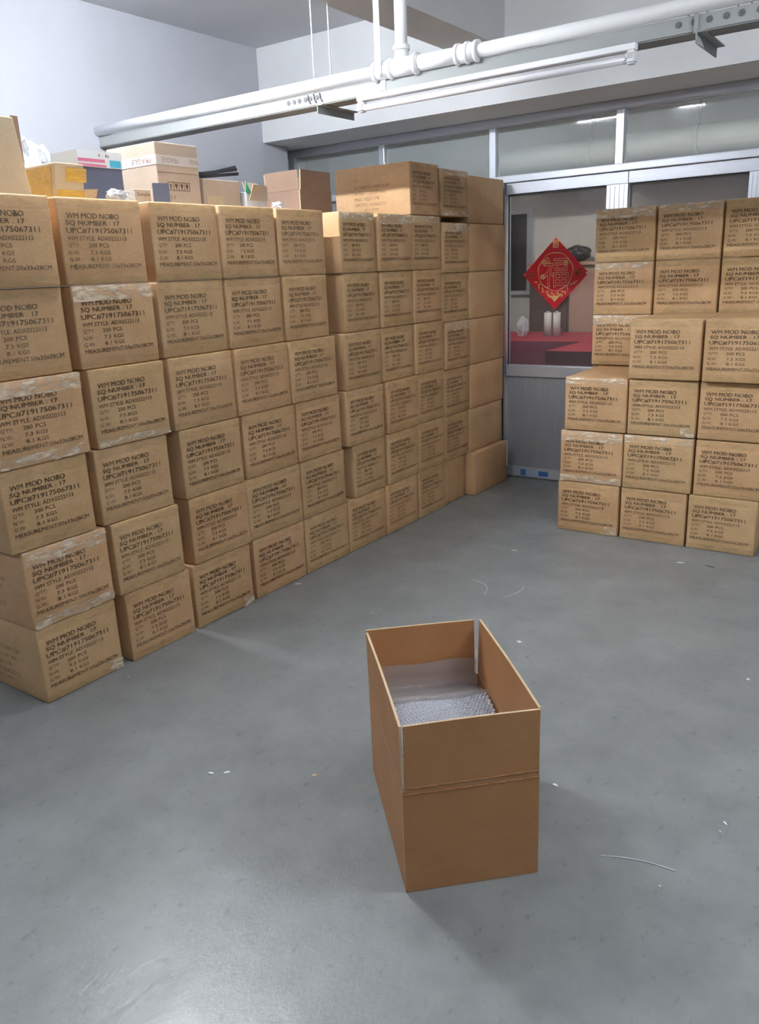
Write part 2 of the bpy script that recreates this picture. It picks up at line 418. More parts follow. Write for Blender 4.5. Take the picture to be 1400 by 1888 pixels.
# ------------------------------------------------------------------ cartons
BW, BH, BD = .335, .283, .50
def rounded_box(w, d, hh, r, bulge, seed):
    rnd = random.Random(seed)
    def lat(Ln): return [0, r, Ln * .25, Ln * .5, Ln * .75, Ln - r, Ln]
    X, Y, Z = lat(d), lat(w), lat(hh); bm = BM(); vs = {}
    amp = [rnd.uniform(.3, 1) * bulge for _ in range(6)]
    def vert(i, j, k):
        if (i, j, k) in vs: return vs[(i, j, k)]
        p = Vector((X[i], Y[j], Z[k])); q = Vector((min(max(p.x, r), d - r), min(max(p.y, r), w - r), min(max(p.z, r), hh - r)))
        dv = p - q
        if dv.length > 0: p = q + dv.normalized() * r
        sx, sy, sz = [math.sin(math.pi * t) for t in (X[i] / d, Y[j] / w, Z[k] / hh)]
        if i in (0, 6): p.x += (1 if i else -1) * amp[i // 6] * sy * sz
        if j in (0, 6): p.y += (1 if j else -1) * amp[2 + j // 6] * .35 * sx * sz
        p.x += rnd.uniform(-.0006, .0006)
        p -= Vector((d, w / 2, 0)); vs[(i, j, k)] = bm.verts.new(p); return vs[(i, j, k)]
    for ax in range(3):
        for side in (0, 6):
            for a in range(6):
                for b in range(6):
                    def g(u, v_):
                        t = [0, 0, 0]; t[ax] = side; o_ = [q for q in range(3) if q != ax]; t[o_[0]] = u; t[o_[1]] = v_; return vert(*t)
                    f = bm.faces.new((g(a, b), g(a + 1, b), g(a + 1, b + 1), g(a, b + 1))); f.smooth = True
    return bm
BODY = [mesh_of('carton_body', rounded_box(BW, BD, BH, .006, .003, s), CARD) for s in range(5)]
PLAIN = [mesh_of('plain_carton_body', rounded_box(.465, .335, BH, .006, .003, 50 + s), CARD) for s in range(3)]
def face(fx, fy): return fx * BW - BW / 2, (1 - fy) * BH       # fractions from the upper left corner
def ln(s, fx, fy, fw, fh, bold=0.0):
    x, z = face(fx, fy); return (s, x, z, fw * BW, fh * BH, bold)
front_big = [ln('WM MOD NOBO', .085, .205, .62, .062, .022), ln('SQ NUMBER : 17', .075, .290, .63, .062, .022), ln('UPC#719175067311', .07, .375, .78, .066, .022)]
front_small = [ln('WM STYLE: ADX0222113', .07, .462, .70, .050, .006),
    ln("Q'TY:", .07, .543, .13, .052, .0), ln('200', .30, .543, .10, .048, .008), ln('PCS', .43, .543, .11, .048, .008),
    ln('N.W:', .065, .625, .12, .048, .0), ln('7.3', .31, .625, .08, .046, .004), ln('KGS', .43, .625, .12, .046, .004),
    ln('G.W:', .06, .703, .13, .048, .0), ln('8.1', .31, .703, .08, .046, .004), ln('KGS', .43, .703, .12, .046, .004),
    ln('MEASUREMENT:50x33x28CM', .06, .785, .86, .050, .004)]
fr_place = lambda a, b: (.0042, a, b)
P_BIG = text_obj_mesh('printed_text', front_big, fr_place, INK)
P_SMALL = text_obj_mesh('printed_text', front_small, fr_place, INK)
side_lines = [('JEY', .135, .205, .032, .016, .0), ('DESTINATION NEW YORK', .135, .170, .235, .017, .0), ('SP/NO.', .135, .138, .065, .017, .0),
    ('18 OF 100', .235, .138, .105, .016, .0), ('PINO. YE231107B', .135, .105, .165, .017, .0), ('WM STYLE: ADX0222113', .135, .074, .21, .017, .0), ("Q'TY: 200 PCS", .2, .045, .1, .014, .0)]
P_SIDE = text_obj_mesh('side_print', side_lines, lambda a, b: (a - .5, -BW / 2 - .0022, b), INK_L)
def strip(zb, zt, seed, amp=.0012, x=.0045, full=True, top=False, y0=-BW/2 + .003, y1=BW/2 - .003):
    rnd = random.Random(seed); bm = BM(); nx, nz = 18, 3; g = []
    for k in range(nz + 1):
        row = []
        for i in range(nx + 1):
            e = rnd.uniform(-.0022, .0022) if k in (0, nz) else 0
            z = zb + (zt - zb) * k / nz + (e if not (top and k == nz) else 0)
            row.append(bm.verts.new((x + rnd.uniform(0, amp), y0 + (y1 - y0) * i / nx, z)))
        g.append(row)
    if top:
        g.append([bm.verts.new((-.004 + rnd.uniform(-.002, .002), v.co.y, BH + .0006)) for v in g[-1]])
        for v in g[-2]: v.co.x = .0015; v.co.z = BH - .0015
    for k in range(len(g) - 1):
        for i in range(nx): bm.faces.new((g[k][i], g[k][i + 1], g[k + 1][i + 1], g[k + 1][i]))
    return bm
T_TOP = [mesh_of('tape', strip(BH - hh_, BH, 10 + i, top=True), TAPE) for i, hh_ in enumerate((.034, .042, .030))]
T_BOT = [mesh_of('tape', strip(.004, hh_, 20 + i), TAPE) for i, hh_ in enumerate((.026, .034, .030))]
F_TOP = [mesh_of('tape', strip(BH - hh_, BH, 30 + i, .0025, top=True), FILM) for i, hh_ in enumerate((.036, .052))]
F_BOT = [mesh_of('tape', strip(.004, hh_, 40 + i, .0025), FILM) for i, hh_ in enumerate((.03, .04))]
F_CORNER = [mesh_of('tape', strip(.004, .05, 45, .0025, y0=BW / 2 - .07, y1=BW / 2 - .004), FILM)]
def child(me, parent):
    o = bpy.data.objects.new(me.name.split('.')[0], me); COL.objects.link(o); o.parent = parent; return o
def carton(x, y, z, w, hh, rz, label, group, plain=False, film='', side=False, seed=0, tilt=0.0):
    rnd = random.Random(seed * 13 + 5)
    e = empty('shipping_carton', (x, y, z), rz + tilt, label, 'carton', group)
    e.scale = (1, w / (.465 if plain else BW), hh / BH)
    me = (PLAIN if plain else BODY)[seed % (3 if plain else 5)]
    b = bpy.data.objects.new('box_body', me); COL.objects.link(b); b.parent = e
    if not plain:
        child(P_BIG, e); child(P_SMALL, e)
        child(F_TOP[seed % 2] if 't' in film else T_TOP[seed % 3], e)
        child(F_BOT[seed % 2] if 'b' in film else T_BOT[seed % 3], e)
        if 'c' in film: child(F_CORNER[0], e)
    if side: child(P_SIDE, e)
    return e
ORD = ['first', 'second', 'third', 'fourth', 'fifth', 'sixth', 'seventh', 'eighth', 'ninth', 'tenth']
ROWN = ['bottom row', 'second row up', 'third row up', 'fourth row up', 'fifth row up', 'sixth row up']
ROWS = {  # Y extents of the printed faces, row by row from the floor
0: [(1.378,1.707),(1.753,2.076),(2.097,2.437),(2.468,2.820),(2.831,3.173),(3.182,3.515),(3.526,3.844),(3.868,4.171),(4.178,4.440),(4.463,4.921)],
1: [(1.374,1.711),(1.733,2.056),(2.114,2.447),(2.457,2.820),(2.828,3.165),(3.244,3.532),(3.551,3.866),(3.872,4.175),(4.181,4.478),(4.484,4.930)],
2: [(1.346,1.679),(1.709,2.044),(2.106,2.442),(2.466,2.812),(2.819,3.149),(3.199,3.528),(3.559,3.873),(3.879,4.172),(4.178,4.488),(4.495,4.945)],
3: [(1.350,1.698),(1.729,2.065),(2.092,2.434),(2.450,2.790),(2.796,3.136),(3.215,3.528),(3.543,3.848),(3.865,4.169),(4.188,4.486),(4.493,4.955)],
4: [(1.345,1.680),(1.716,2.061),(2.085,2.430),(2.443,2.780),(2.798,3.103),(3.236,3.533),(3.548,3.850),(3.857,4.161),(4.167,4.485),(4.492,4.965)],
5: [(1.338,1.675),(1.707,2.050),(2.092,2.429),(2.438,2.763),(2.787,3.110),(3.222,3.515),(3.535,3.846),(3.856,4.159),(4.177,4.488),(4.497,4.968)]}
FILMS = {(5,2):'', (4,1):'t', (5,5):'t', (5,6):'t', (5,7):'t', (5,8):'t', (3,8):'t', (3,0):'tb', (3,1):'b', (1,0):'tb', (2,0):'', (3,5):'', (2,3):'', (0,0):'c', (0,2):'c'}
FX = -2.474
for r_, cols in ROWS.items():
    for c_, (a, b) in enumerate(cols):
        H = .285 if c_ < 8 else .280
        plain = c_ == 9 or (c_, r_) == (8, 0)
        x = FX + random.uniform(-.008, .006)
        if (r_, c_) == (0, 9): x = FX + .045
        if (r_, c_) == (0, 8): x = FX - .02
        if c_ == 9 and r_ > 0: x = FX + random.uniform(-.003, .004)
        kind = 'plain brown' if plain else 'printed'
        carton(x, (a + b) / 2, r_ * H, b - a, H - .0022, random.uniform(-.006, .006) if not plain else 0.0,
               '%s carton, %s, %s column from left, long left stack' % (kind, ROWN[r_], ORD[c_]),
               'cartons of the long left stack', plain, FILMS.get((r_, c_), ''), (c_ == 0 and r_ < 3), r_ * 11 + c_)
# top layer on the far end of the long stack
carton(-2.478, 4.004, 1.711, .293, .266, 0, 'carton with destination text on its long side, on top of the long stack', 'cartons on top of the long left stack', side=True, seed=3)
carton(-2.470, 4.320, 1.711, .308, .252, 0, 'printed carton on top of stack, between destination-text and plain cartons', 'cartons on top of the long left stack', film='tb', seed=4)
carton(-2.472, 4.713, 1.680, .468, .266, 0, 'plain brown carton on top of the long stack, nearest the glass door', 'cartons on top of the long left stack', plain=True, seed=5)

# right stack: faces look towards the camera side (-Y)
RZ = -math.pi / 2
def rcarton(x0, x1, yf, z, hh, label, film='', seed=0, tilt=0.0):
    return carton((x0 + x1) / 2, yf, z, x1 - x0, hh, RZ, label, 'cartons of the right stack', False, film, False, seed, tilt)
CN = ['left', 'middle', 'right']
fr = {0: [(-1.694, -1.356), (-1.344, -1.010), (-.999, -.676)], 1: [(-1.685, -1.346), (-1.340, -.995), (-.983, -.650)], 2: [(-1.665, -1.335), (-1.327, -.992), (-.981, -.645)]}
fz = {0: 0, 1: .283, 2: .570}
ff = {(0, 0): 'c', (1, 0): 'tb', (2, 0): 't', (2, 1): 'c', (1, 1): 't'}
for r_, cs in fr.items():
    for c_, (a, b) in enumerate(cs):
        rcarton(a, b, 4.070 + .008 * c_ + random.uniform(-.004, .004), fz[r_], .2815, 'printed carton, %s, %s column, front rank of right stack' % (ROWN[r_], CN[c_]), ff.get((r_, c_), ''), 60 + r_ * 7 + c_, R(1.0))
rcarton(-1.330, -.987, 4.060, .855, .293, 'printed carton on top of the front rank, middle column, right stack', '', 81)
rcarton(-.972, -.630, 4.050, .855, .296, 'printed carton on top of the front rank, right column, right stack', '', 82)
bx = [(-1.728, -1.400), (-1.386, -1.058), (-1.045, -.705)]
for r_ in range(6):
    for c_, (a, b) in enumerate(bx):
        hid = r_ < 3 or (r_ == 3 and c_ > 0)
        lab = 'printed carton, %s, %s column, rear rank covered by the right stack front rank' % (ROWN[r_], CN[c_]) if hid else 'printed carton, %s, %s column, rear rank of right stack' % (ROWN[r_], CN[c_])
        if r_ == 3 and c_ == 0: lab = 'printed carton half hidden at the left end, rear rank of right stack'
        e = rcarton(a, b, 4.600 if r_ > 2 else 4.62, r_ * .284, .2815, lab, {(5, 0): 't', (5, 1): 't', (4, 0): 't', (3, 0): 't'}.get((r_, c_), ''), 90 + r_ * 7 + c_)
        e.scale.x = .8

# ------------------------------------------------------------------ open carton on the floor
O = empty('open_carton', (-.903, 1.300, 0), R(44.3), 'open brown cardboard carton with raised flaps, alone on the floor', 'carton')
w_, l_, hw, ht, t_ = .330, .512, .282, .452, .006
def sheet(p0, p1, z0, z1, th, inward, lean0=0.0, lean1=0.0, n=8, bow=0.0):
    """corrugated sheet standing on the segment p0-p1, thickness th towards `inward`; lean moves the top outward"""
    bm = BM(); p0, p1 = Vector((*p0, 0)), Vector((*p1, 0)); nrm = Vector((*inward, 0)); G = {}
    for s in (0, 1):
        for i in range(n + 1):
            for k in range(4):
                u, v_ = i / n, k / 3
                p = p0.lerp(p1, u) + nrm * (th * s) - nrm * ((lean0 * (1 - u) + lean1 * u) * v_ + bow * math.sin(math.pi * u) * v_)
                p.z = z0 + (z1 - z0) * v_
                G[s, i, k] = bm.verts.new(p)
    for s in (0, 1):
        for i in range(n):
            for k in range(3): bm.faces.new((G[s, i, k], G[s, i + 1, k], G[s, i + 1, k + 1], G[s, i, k + 1]))
    def edge(A, B):
        f = bm.faces.new((A[0], A[1], B[1], B[0])); f.material_index = 1
    for i in range(n):
        edge((G[0, i, 3], G[1, i, 3]), (G[0, i + 1, 3], G[1, i + 1, 3])); edge((G[0, i, 0], G[1, i, 0]), (G[0, i + 1, 0], G[1, i + 1, 0]))
    for k in range(3):
        for i in (0, n): edge((G[0, i, k], G[1, i, k]), (G[0, i, k + 1], G[1, i, k + 1]))
    return bm
CM = [CARD_OPEN, CARD_EDGE]
obj('side_panel', sheet((0, 0), (w_, 0), .001, hw, t_, (0, 1)), CM, O)
obj('side_panel', sheet((0, l_), (w_, l_), .001, hw, t_, (0, -1)), CM, O)
obj('side_panel', sheet((0, t_), (0, l_ - t_), .001, hw, t_, (1, 0)), CM, O)
obj('side_panel', sheet((w_, t_), (w_, l_ - t_), .001, hw, t_, (-1, 0)), CM, O)
obj('flap', sheet((.007, 0), (w_ - .001, 0), hw + .0015, ht, t_, (0, 1), .001, .001, bow=-.003), CM, O)
obj('flap', sheet((.0, l_), (w_ - .014, l_), hw + .0015, ht, t_, (0, -1), .010, .004, bow=.002), CM, O)
obj('flap', sheet((0, .0), (0, l_ - .010), hw + .0015, ht + .001, t_, (1, 0), .003, .002, bow=-.002), CM, O)
obj('flap', sheet((w_, t_ + .001), (w_, l_ - .004), hw + .0015, ht + .001, t_, (-1, 0), .003, .006, bow=.003), CM, O)
cr = BM()
for k in (0, 1):
    path_tube(cr, [(w_ * i / 8, -.0006, hw - .008 + .016 * k + random.uniform(-.0012, .0012)) for i in range(9)], .0013, 5)
obj('crease', cr, CARD_OPEN, O)
obj('bottom_panel', boxm(t_, w_ - t_, t_, l_ - t_, .001, .006), CARD_OPEN, O)

# bubble-wrapped pouches in the open carton
pw = empty('bubble_wrap_bundle', (-.903, 1.300, .007), R(44.3), 'bundle of clear bubble-wrap pouches packed inside the open carton', 'bubble wrap')
prof = [(.012, .03), (.014, .10), (.022, .155), (.045, .195), (.085, .225), (.14, .245), (.20, .250), (.27, .264), (.335, .276), (.372, .279), (.43, .258), (.50, .250)]
def profile_surface(prof, x0, x1, nx, wob=.004, tilt=0.0, seed=1):
    rnd = random.Random(seed); bm = BM(); g = []
    for i in range(nx + 1):
        u = i / nx; x = x0 + (x1 - x0) * u
        g.append([bm.verts.new((x, y + rnd.uniform(-wob, wob) * (.3 if y < .03 or y > .49 else .5), z + tilt * (u - .5) + wob * math.sin(u * 9 + y * 14) - .05 * max(0, abs(u - .5) * 2 - .8) ** 1.0)) for y, z in prof])
    for i in range(nx):
        for k in range(len(prof) - 1):
            f = bm.faces.new((g[i][k], g[i + 1][k], g[i + 1][k + 1], g[i][k + 1])); f.smooth = True
    return bm
bm = profile_surface(prof, .012, .316, 12, .003)
obj('bundle_body', bm, BUBBLE, pw)
bb = BM(); rnd = random.Random(3)      # rows of air bubbles on the curved front of the bundle
row = 0
import bisect
def on_prof(s):
    acc = 0
    for (y0, z0), (y1, z1) in zip(prof, prof[1:]):
        d = math.hypot(y1 - y0, z1 - z0)
        if acc + d >= s:
            t = (s - acc) / d; ny, nz = -(z1 - z0) / d, (y1 - y0) / d
            return y0 + (y1 - y0) * t, z0 + (z1 - z0) * t, ny, nz
        acc += d
    return None
s = .10
while s < .53:
    q = on_prof(s)
    if q is None: break
    y, z, ny, nz = q
    for i in range(28):
        x = .018 + .0108 * (i + .5 * (row % 2)) - .004
        if not .014 < x < .314: continue
        zz = z + .003 * math.sin((x - .012) / .304 * 9 + y * 14) + .0006
        c = Vector((x, y, zz)); nn = Vector((0, ny, nz)); a = Vector((1, 0, 0)); b = nn.cross(a)
        rr = .0048 * rnd.uniform(.85, 1.1)
        ringv = [bb.verts.new(c + (a * math.cos(R(60 * k)) + b * math.sin(R(60 * k))) * rr) for k in range(6)]
        mid = [bb.verts.new(c + (a * math.cos(R(60 * k)) + b * math.sin(R(60 * k))) * rr * .7 + nn * rr * .55) for k in range(6)]
        for k in range(6):
            f = bb.faces.new((ringv[k], ringv[(k + 1) % 6], mid[(k + 1) % 6], mid[k])); f.smooth = True
        f = bb.faces.new(mid); f.smooth = True
    s += .0098; row += 1
obj('air_bubbles', bb, BUBBLE, pw, kind='stuff')
film = [(.376, .2835), (.39, .285), (.405, .282), (.43, .274), (.475, .264), (.489, .272), (.494, .30), (.496, .335)]
obj('film_cover', profile_surface(film, .011, .318, 14, .0025, .0, 5), POUCH, pw)
fold = BM()
path_tube(fold, [(.014 + .30 * i / 20, .486 + random.uniform(-.002, .002), .268 + random.uniform(-.002, .002)) for i in range(21)], .0016, 5)
path_tube(fold, [(.014 + .30 * i / 20, .378 + random.uniform(-.001, .001), .288 + random.uniform(-.001, .001)) for i in range(21)], .0012, 5)
obj('film_fold', fold, PLASTIC, pw)

# ------------------------------------------------------------------ overhead pipe, trunking, unlit batten
TY = 3.20
tr = empty('cable_trunking', (-4.148, TY, 2.168), label='long pale metal cable trunking hung across the room under the pipe', cat='trunking')
TL = 6.4
bm = BM(); box(bm, 0, TL, .0, .10, .0, .003); box(bm, 0, TL, 0, .003, .003, .052); box(bm, 0, TL, .097, .10, .003, .052); box(bm, 0, TL, .0, .10, .052, .055)
obj('channel', bm, TRUNK, tr)
bm = BM()
box(bm, 0, TL, -.004, .0, .004, .010); obj('cover_lip', bm, TRUNK, tr)
def knock(x0, n, step):
    for k in range(n):
        b = BM(); x = x0 + step * k + .004 * math.sin(k * 3)
        tube(b, (x, -.002, .034), (x, .0005, .034), .011, n=12); tube(b, (x + .003, -.004, .034), (x + .003, -.0015, .034), .005, n=10)
        obj('cable_hole', b, DARKM, tr)
knock(4.148 - 2.72, 6, .034); knock(4.148 - .93, 8, .052)
b = BM()
for k in range(3): path_tube(b, [(4.148 - 2.60 + .035 * k, -.003, .05), (4.148 - 2.595 + .035 * k, -.006, .028), (4.148 - 2.585 + .035 * k, -.003, .012)], .003, 6)
obj('loose_wire', b, DARKM, tr)
for x in (-2.535, -.865):
    b = BM(); X = x + 4.148
    box(b, X, X + .004, -.02, .26, -.036, .0); box(b, X, X + .032, -.02, .26, -.004, -.0005)
    obj('support_angle', b, TRUNK, tr)
b = boxm(4.148 - .875, 4.148 - .862, -.012, -.002, -.004, .056); obj('clip', b, TRUNK, tr)
for (x, y) in ((-2.565, .01), (-2.53, .09), (-.90, .01), (-.86, .09), (-.74, .01), (-.715, .09)):
    b = BM(); tube(b, (x + 4.148, y, .055), (x + 4.148, y, 2.906 - 2.168), .0032, n=8); obj('hanger_wire', b, PIPE, tr)
b = boxm(4.148 - 2.19, 4.148 - 2.164, -.004, .0, -.022, .06); obj('strap_tail', b, PIPE, tr)

pp = empty('sprinkler_pipe', (-4.148, TY - .005, 2.253), label='white painted pipe with couplings and a tee running above the trunking', cat='pipe')
b = BM(); tube(b, (0, 0, 0), (4.148 - 2.20, 0, 0), .0265, n=20); tube(b, (4.148 - 1.99, 0, 0), (4.148 - 1.79, 0, 0), .031, n=20); tube(b, (4.148 - 1.72, 0, 0), (TL, 0, 0), .0265, n=20)
obj('pipe_run', b, PIPE, pp)
b = BM(); tube(b, (4.148 - 2.205, 0, 0), (4.148 - 2.13, 0, 0), .034, n=20); tube(b, (4.148 - 2.215, 0, 0), (4.148 - 2.20, 0, 0), .039, n=20); obj('sleeve', b, PIPE, pp)
b = BM(); tube(b, (4.148 - 2.135, 0, 0), (4.148 - 1.985, 0, 0), .036, n=20)
for x in (-2.125, -2.00): tube(b, (4.148 + x - .008, 0, 0), (4.148 + x + .008, 0, 0), .041, n=20)
tube(b, (4.148 - 2.075, 0, 0), (4.148 - 2.075, 0, .075), .030, n=18); tube(b, (4.148 - 2.075, 0, .062), (4.148 - 2.075, 0, .08), .036, n=18)
obj('tee_fitting', b, PIPE, pp)
b = BM(); tube(b, (4.148 - 1.80, 0, 0), (4.148 - 1.71, 0, 0), .036, n=20)
for x in (-1.80, -1.755, -1.713): tube(b, (4.148 + x - .007, 0, 0), (4.148 + x + .007, 0, 0), .041, n=20)
obj('coupling', b, PIPE, pp)
b = BM(); tube(b, (4.148 - 2.075, 0, .07), (4.148 - 2.075, 0, .285), .0265, n=18); obj('riser', b, PIPE, pp)
b = BM(); tube(b, (4.148 - 2.075, 0, .27), (4.148 - 2.075, 0, .30), .035, n=18); tube(b, (4.148 - 2.075, 0, .30), (4.148 - 2.075, 0, .325), .030, n=18); tube(b, (4.148 - 2.075, 0, .325), (4.148 - 2.075, 0, .345), .034, n=18); tube(b, (4.148 - 2.075, 0, .345), (4.148 - 2.075, 0, .37), .028, .012, n=18)
obj('reducer', b, PIPE, pp)
b = BM(); tube(b, (4.148 - 2.075, 0, .36), (4.148 - 2.075, 0, 2.906 - 2.253), .013, n=12); obj('upper_riser', b, PIPE, pp)
b = BM(); box(b, 4.148 - 2.185, 4.148 - 2.157, -.0405, -.0385, -.02, 2.906 - 2.253); obj('hanger_strap', b, PIPE, pp)

def batten(name, x0, x1, y, z, tubemat, label, cord):
    e = empty(name, (x0, y, z), label=label, cat='light fixture', group='fluorescent battens'); Ln = x1 - x0
    obj('housing', boxm(0, Ln, -.016, .016, .014, .036, bevel=.003), PLAS, e)
    b = BM(); tube(b, (.03, 0, -.014), (Ln - .03, 0, -.014), .0135, n=16); obj('tube', b, tubemat, e)
    for q in (0, Ln - .034):
        b = BM(); v = box(b, q, q + .034, -.018, .018, -.030, .0138)
        bmesh.ops.bevel(b, geom=b.edges[:], offset=.006, segments=2, affect='EDGES'); c_ = obj('end_cap', b, PLAS, e)
    b = BM()
    for k in range(4): box(b, Ln - .028, Ln - .006, -.0188, -.0178, -.012 + .005 * k, -.0105 + .005 * k)
    obj('vent_slots', b, DARKM, e)
    if cord:
        for q in (.15, Ln - .15):
            b = BM(); tube(b, (q, 0, .036), (q, 0, 2.906 - z), .003, n=8); obj('hanger_wire', b, PIPE, e)
    return e
batten('fluorescent_batten', -2.288, -1.062, 3.165, 2.129, TUBE_OFF, 'unlit white fluorescent batten under the overhead trunking', False)
names = ['lit fluorescent batten above the near end of the left stack', 'lit fluorescent batten above the open carton side of the room', 'added ambient fluorescent batten, unseen, behind the camera on the left', 'added ambient fluorescent batten, unseen, behind the camera on the right', 'added ambient fluorescent batten, unseen, off to the right']
for k, ((x, y, z), nm) in enumerate(zip(LAMPS, names)): batten('fluorescent_batten', x - .61, x + .61, y, z, (TUBE_ON, TUBE_MID, TUBE_REAR_FILL, TUBE_REAR_FILL, TUBE_REAR_FILL)[k], nm, True)  # the last three are added out of view as ambient fill
batten('fluorescent_batten', -3.7, -2.5, 5.52, 2.60, TUBE_BACK_FILL, 'added unseen fluorescent batten brightening the room behind the door wall, left', True)  # this pair is added out of sight to light the back room
batten('fluorescent_batten', -1.6, -.4, 5.52, 2.60, TUBE_BACK_FILL, 'added unseen fluorescent batten brightening the room behind the door wall, right', True)

# ------------------------------------------------------------------ clutter on top of the long stack
ZT = 1.7115
def crate(name, x0, x1, y0, y1, z0, z1, m, label, group='old cartons and packing leftovers on the left stack', tilt=0.0, cat='carton', lean=0.0):
    cx, cy = x1, (y0 + y1) / 2
    e = empty(name, (cx, cy, z0), tilt, label, cat, group)
    b = boxm(x0 - cx, 0, y0 - cy, y1 - cy, 0, z1 - z0, bevel=.004)
    if lean:
        for v in b.verts: v.co.y += lean * v.co.z; v.co.x += lean * .3 * v.co.z
    obj('box_body', b, m, e); return e
def crumple(name, c, rx, ry, rz_, seed, m, label, parent=None, cat='plastic', nsub=3, amp=.35):
    rnd = random.Random(seed); b = BM(); bmesh.ops.create_icosphere(b, subdivisions=nsub, radius=1)
    ph = [rnd.uniform(0, 6) for _ in range(6)]
    for v in b.verts:
        n = v.co.normalized()
        f = 1 + amp * (.5 * math.sin(5 * n.x + ph[0]) * math.sin(4 * n.y + ph[1]) + .4 * math.sin(9 * n.z + ph[2]) * math.sin(8 * n.x + ph[3])) + rnd.uniform(-.12, .12)
        v.co = Vector((n.x * rx * f, n.y * ry * f, max(n.z * rz_ * f, -rz_ * .95) + rz_))
    for f in b.faces: f.smooth = rnd.random() < .3
    o = obj(name, b, m, parent)
    if not parent:
        o.location = c; tag(o, label, cat, 'old cartons and packing leftovers on the left stack')
    return o
# far left leaning tan carton with printed box of lines
e = crate('old_carton', -3.05, -2.70, 1.42, 1.775, ZT, 1.978, CARD_TAN, 'tall tan carton with faint ruled label at the far left', lean=-.10)
b = BM()
for k in range(5): box(b, .0005, .0015, .08, .150, .05 + .017 * k - .001, .05 + .017 * k)
for y in (.08, .150): box(b, .0005, .0015, y - .0006, y + .0006, .05, .118)
o = obj('ruled_label', b, INK_L, e); o.location = (-.012, .0, 0)
b = BM(); box(b, -.03, -.025, .155, .180, .12, .275); o = obj('flap', b, CARD_DARK, e)
crumple('plastic_bag', (-2.66, 1.60, ZT), .05, .05, .045, 5, PLASTIC, '', e, amp=.3).location = (-.08, .02, .262)
# yellow taped carton
e = crate('old_carton', -2.89, -2.70, 1.862, 1.980, ZT, 1.847, CARD_TAN, 'small carton wrapped with yellow tape beside the tan carton', lean=.12)
for (z0, z1, y0, y1) in ((.0, .045, -.058, .060), (.072, .12, -.02, .068)):
    g = BM(); n = 8; rows_ = [[g.verts.new((.0022 + .03 * 0 + .12 * .3 * z + random.uniform(0, .001), y0 + (y1 - y0) * i / n + .12 * z, z)) for i in range(n + 1)] for z in (z0, (z0 + z1) / 2, z1)]
    for a_, b_ in zip(rows_, rows_[1:]):
        for i in range(n): g.faces.new((a_[i], a_[i + 1], b_[i + 1], b_[i]))
    obj('yellow_tape', g, YEL, e)
g = BM(); q = [g.verts.new(p) for p in ((-.18, -.0602, .01), (-.02, -.0602, .01), (-.02, -.046, .125), (-.18, -.046, .125))]; g.faces.new(q); o = obj('yellow_tape', g, YEL, e)
g = sheet((0, .062), (.0, .105), .0, .05, .004, (-1, 0), .0, .03, n=3); obj('flap', g, [CARD_TAN, CARD_EDGE], e)
# crumpled plastic behind it
crumple('plastic_bag', (-2.985, 1.99, ZT), .042, .11, .115, 11, PLASTIC, 'crumpled clear plastic bag behind the yellow taped carton')
o = crumple('plastic_bag', (-2.86, 2.08, ZT), .03, .03, .02, 14, PLASTIC, '', bpy.data.objects['plastic_bag.001'] if 'plastic_bag.001' in bpy.data.objects else None)
if o.parent: o.location = (.0, -.03, .17); o.scale = (.5, .35, 2.2); o.name = 'bag_knot'
# slate blue carton with white printed top band
e = crate('printed_lid_carton', -2.93, -2.78, 2.035, 2.235, ZT, 1.902, NAVY, 'slate blue carton with white top band printed pink and blue')
g = BM(); box(g, -.162, .0025, -.102, .102, .142, .2); obj('white_band', g, WHITEC, e)
g = BM(); box(g, .0025, .0035, -.10, .020, .160, .171); box(g, .0025, .0035, -.10, .024, .144, .152); obj('pink_print', g, PINK, e)
g = BM(); box(g, .0025, .0035, .042, .094, .145, .171); obj('blue_print', g, CYAN, e)
g = BM(); box(g, .0025, .0032, -.005, -.001, .181, .190); box(g, .0025, .0032, .026, .031, .180, .190); box(g, .0025, .0032, .036, .040, .180, .188); obj('small_marks', g, INK, e)
# big greyish carton with white printed tape
e = crate('large_old_carton', -3.04, -2.735, 2.372, 2.600, ZT, 1.965, CARD_GREY, 'large greyish carton with white printed tape band and care marks', lean=.0)
TB = mat('white_printed_tape', (.45, .42, .40), .35)
g = BM(); box(g, -.306, .0012, -.1152, .1152, .168, .205); obj('printed_tape', g, TB, e)
TXT_BR = mat('brown_tape_ink', (.25, .17, .16), .5)
for x_, w_t in ((.0, -.085), (.112, -.05)):
    obj('tape_text', text_obj_mesh('tape_text', [('FRAGILE', x_, .187, w_t, -.020, .0)], lambda a, b: (.0022, a, b), TXT_BR), TXT_BR, e)
for x_, w_t in ((-.03, -.12), (-.21, -.07)):
    obj('tape_text', text_obj_mesh('tape_text', [('FRAGILE', x_, .187, w_t, -.020, .0)], lambda a, b: (a, -.1162, b), TXT_BR), TXT_BR, e)
g = BM()
for y0, y1, z0, z1 in ((-.065, .052, .103, .1045), (-.065, .052, .072, .0735), (-.065, -.0635, .072, .104), (.0505, .052, .072, .104), (-.036, -.035, .072, .104), (-.006, -.005, .072, .104), (.022, .023, .072, .104)):
    box(g, .0005, .0016, y0, y1, z0, z1)
for k, y in enumerate((-.050, -.021, .009, .037)):
    tube(g, (.0004, y, .092), (.0016, y, .092), .007, n=(3, 8, 4, 6)[k]); box(g, .0005, .0016, y - .0015, y + .0015, .077, .09)
obj('care_marks', g, INK, e)
obj('care_marks', text_obj_mesh('care_marks', [('L 3', -.055, .045, .022, .014, .0)], lambda a, b: (.0016, a, b), INK), INK, e)
g = BM(); box(g, .0, .001, -.114, .114, .14, .1408); obj('score_line', g, INK_L, e)
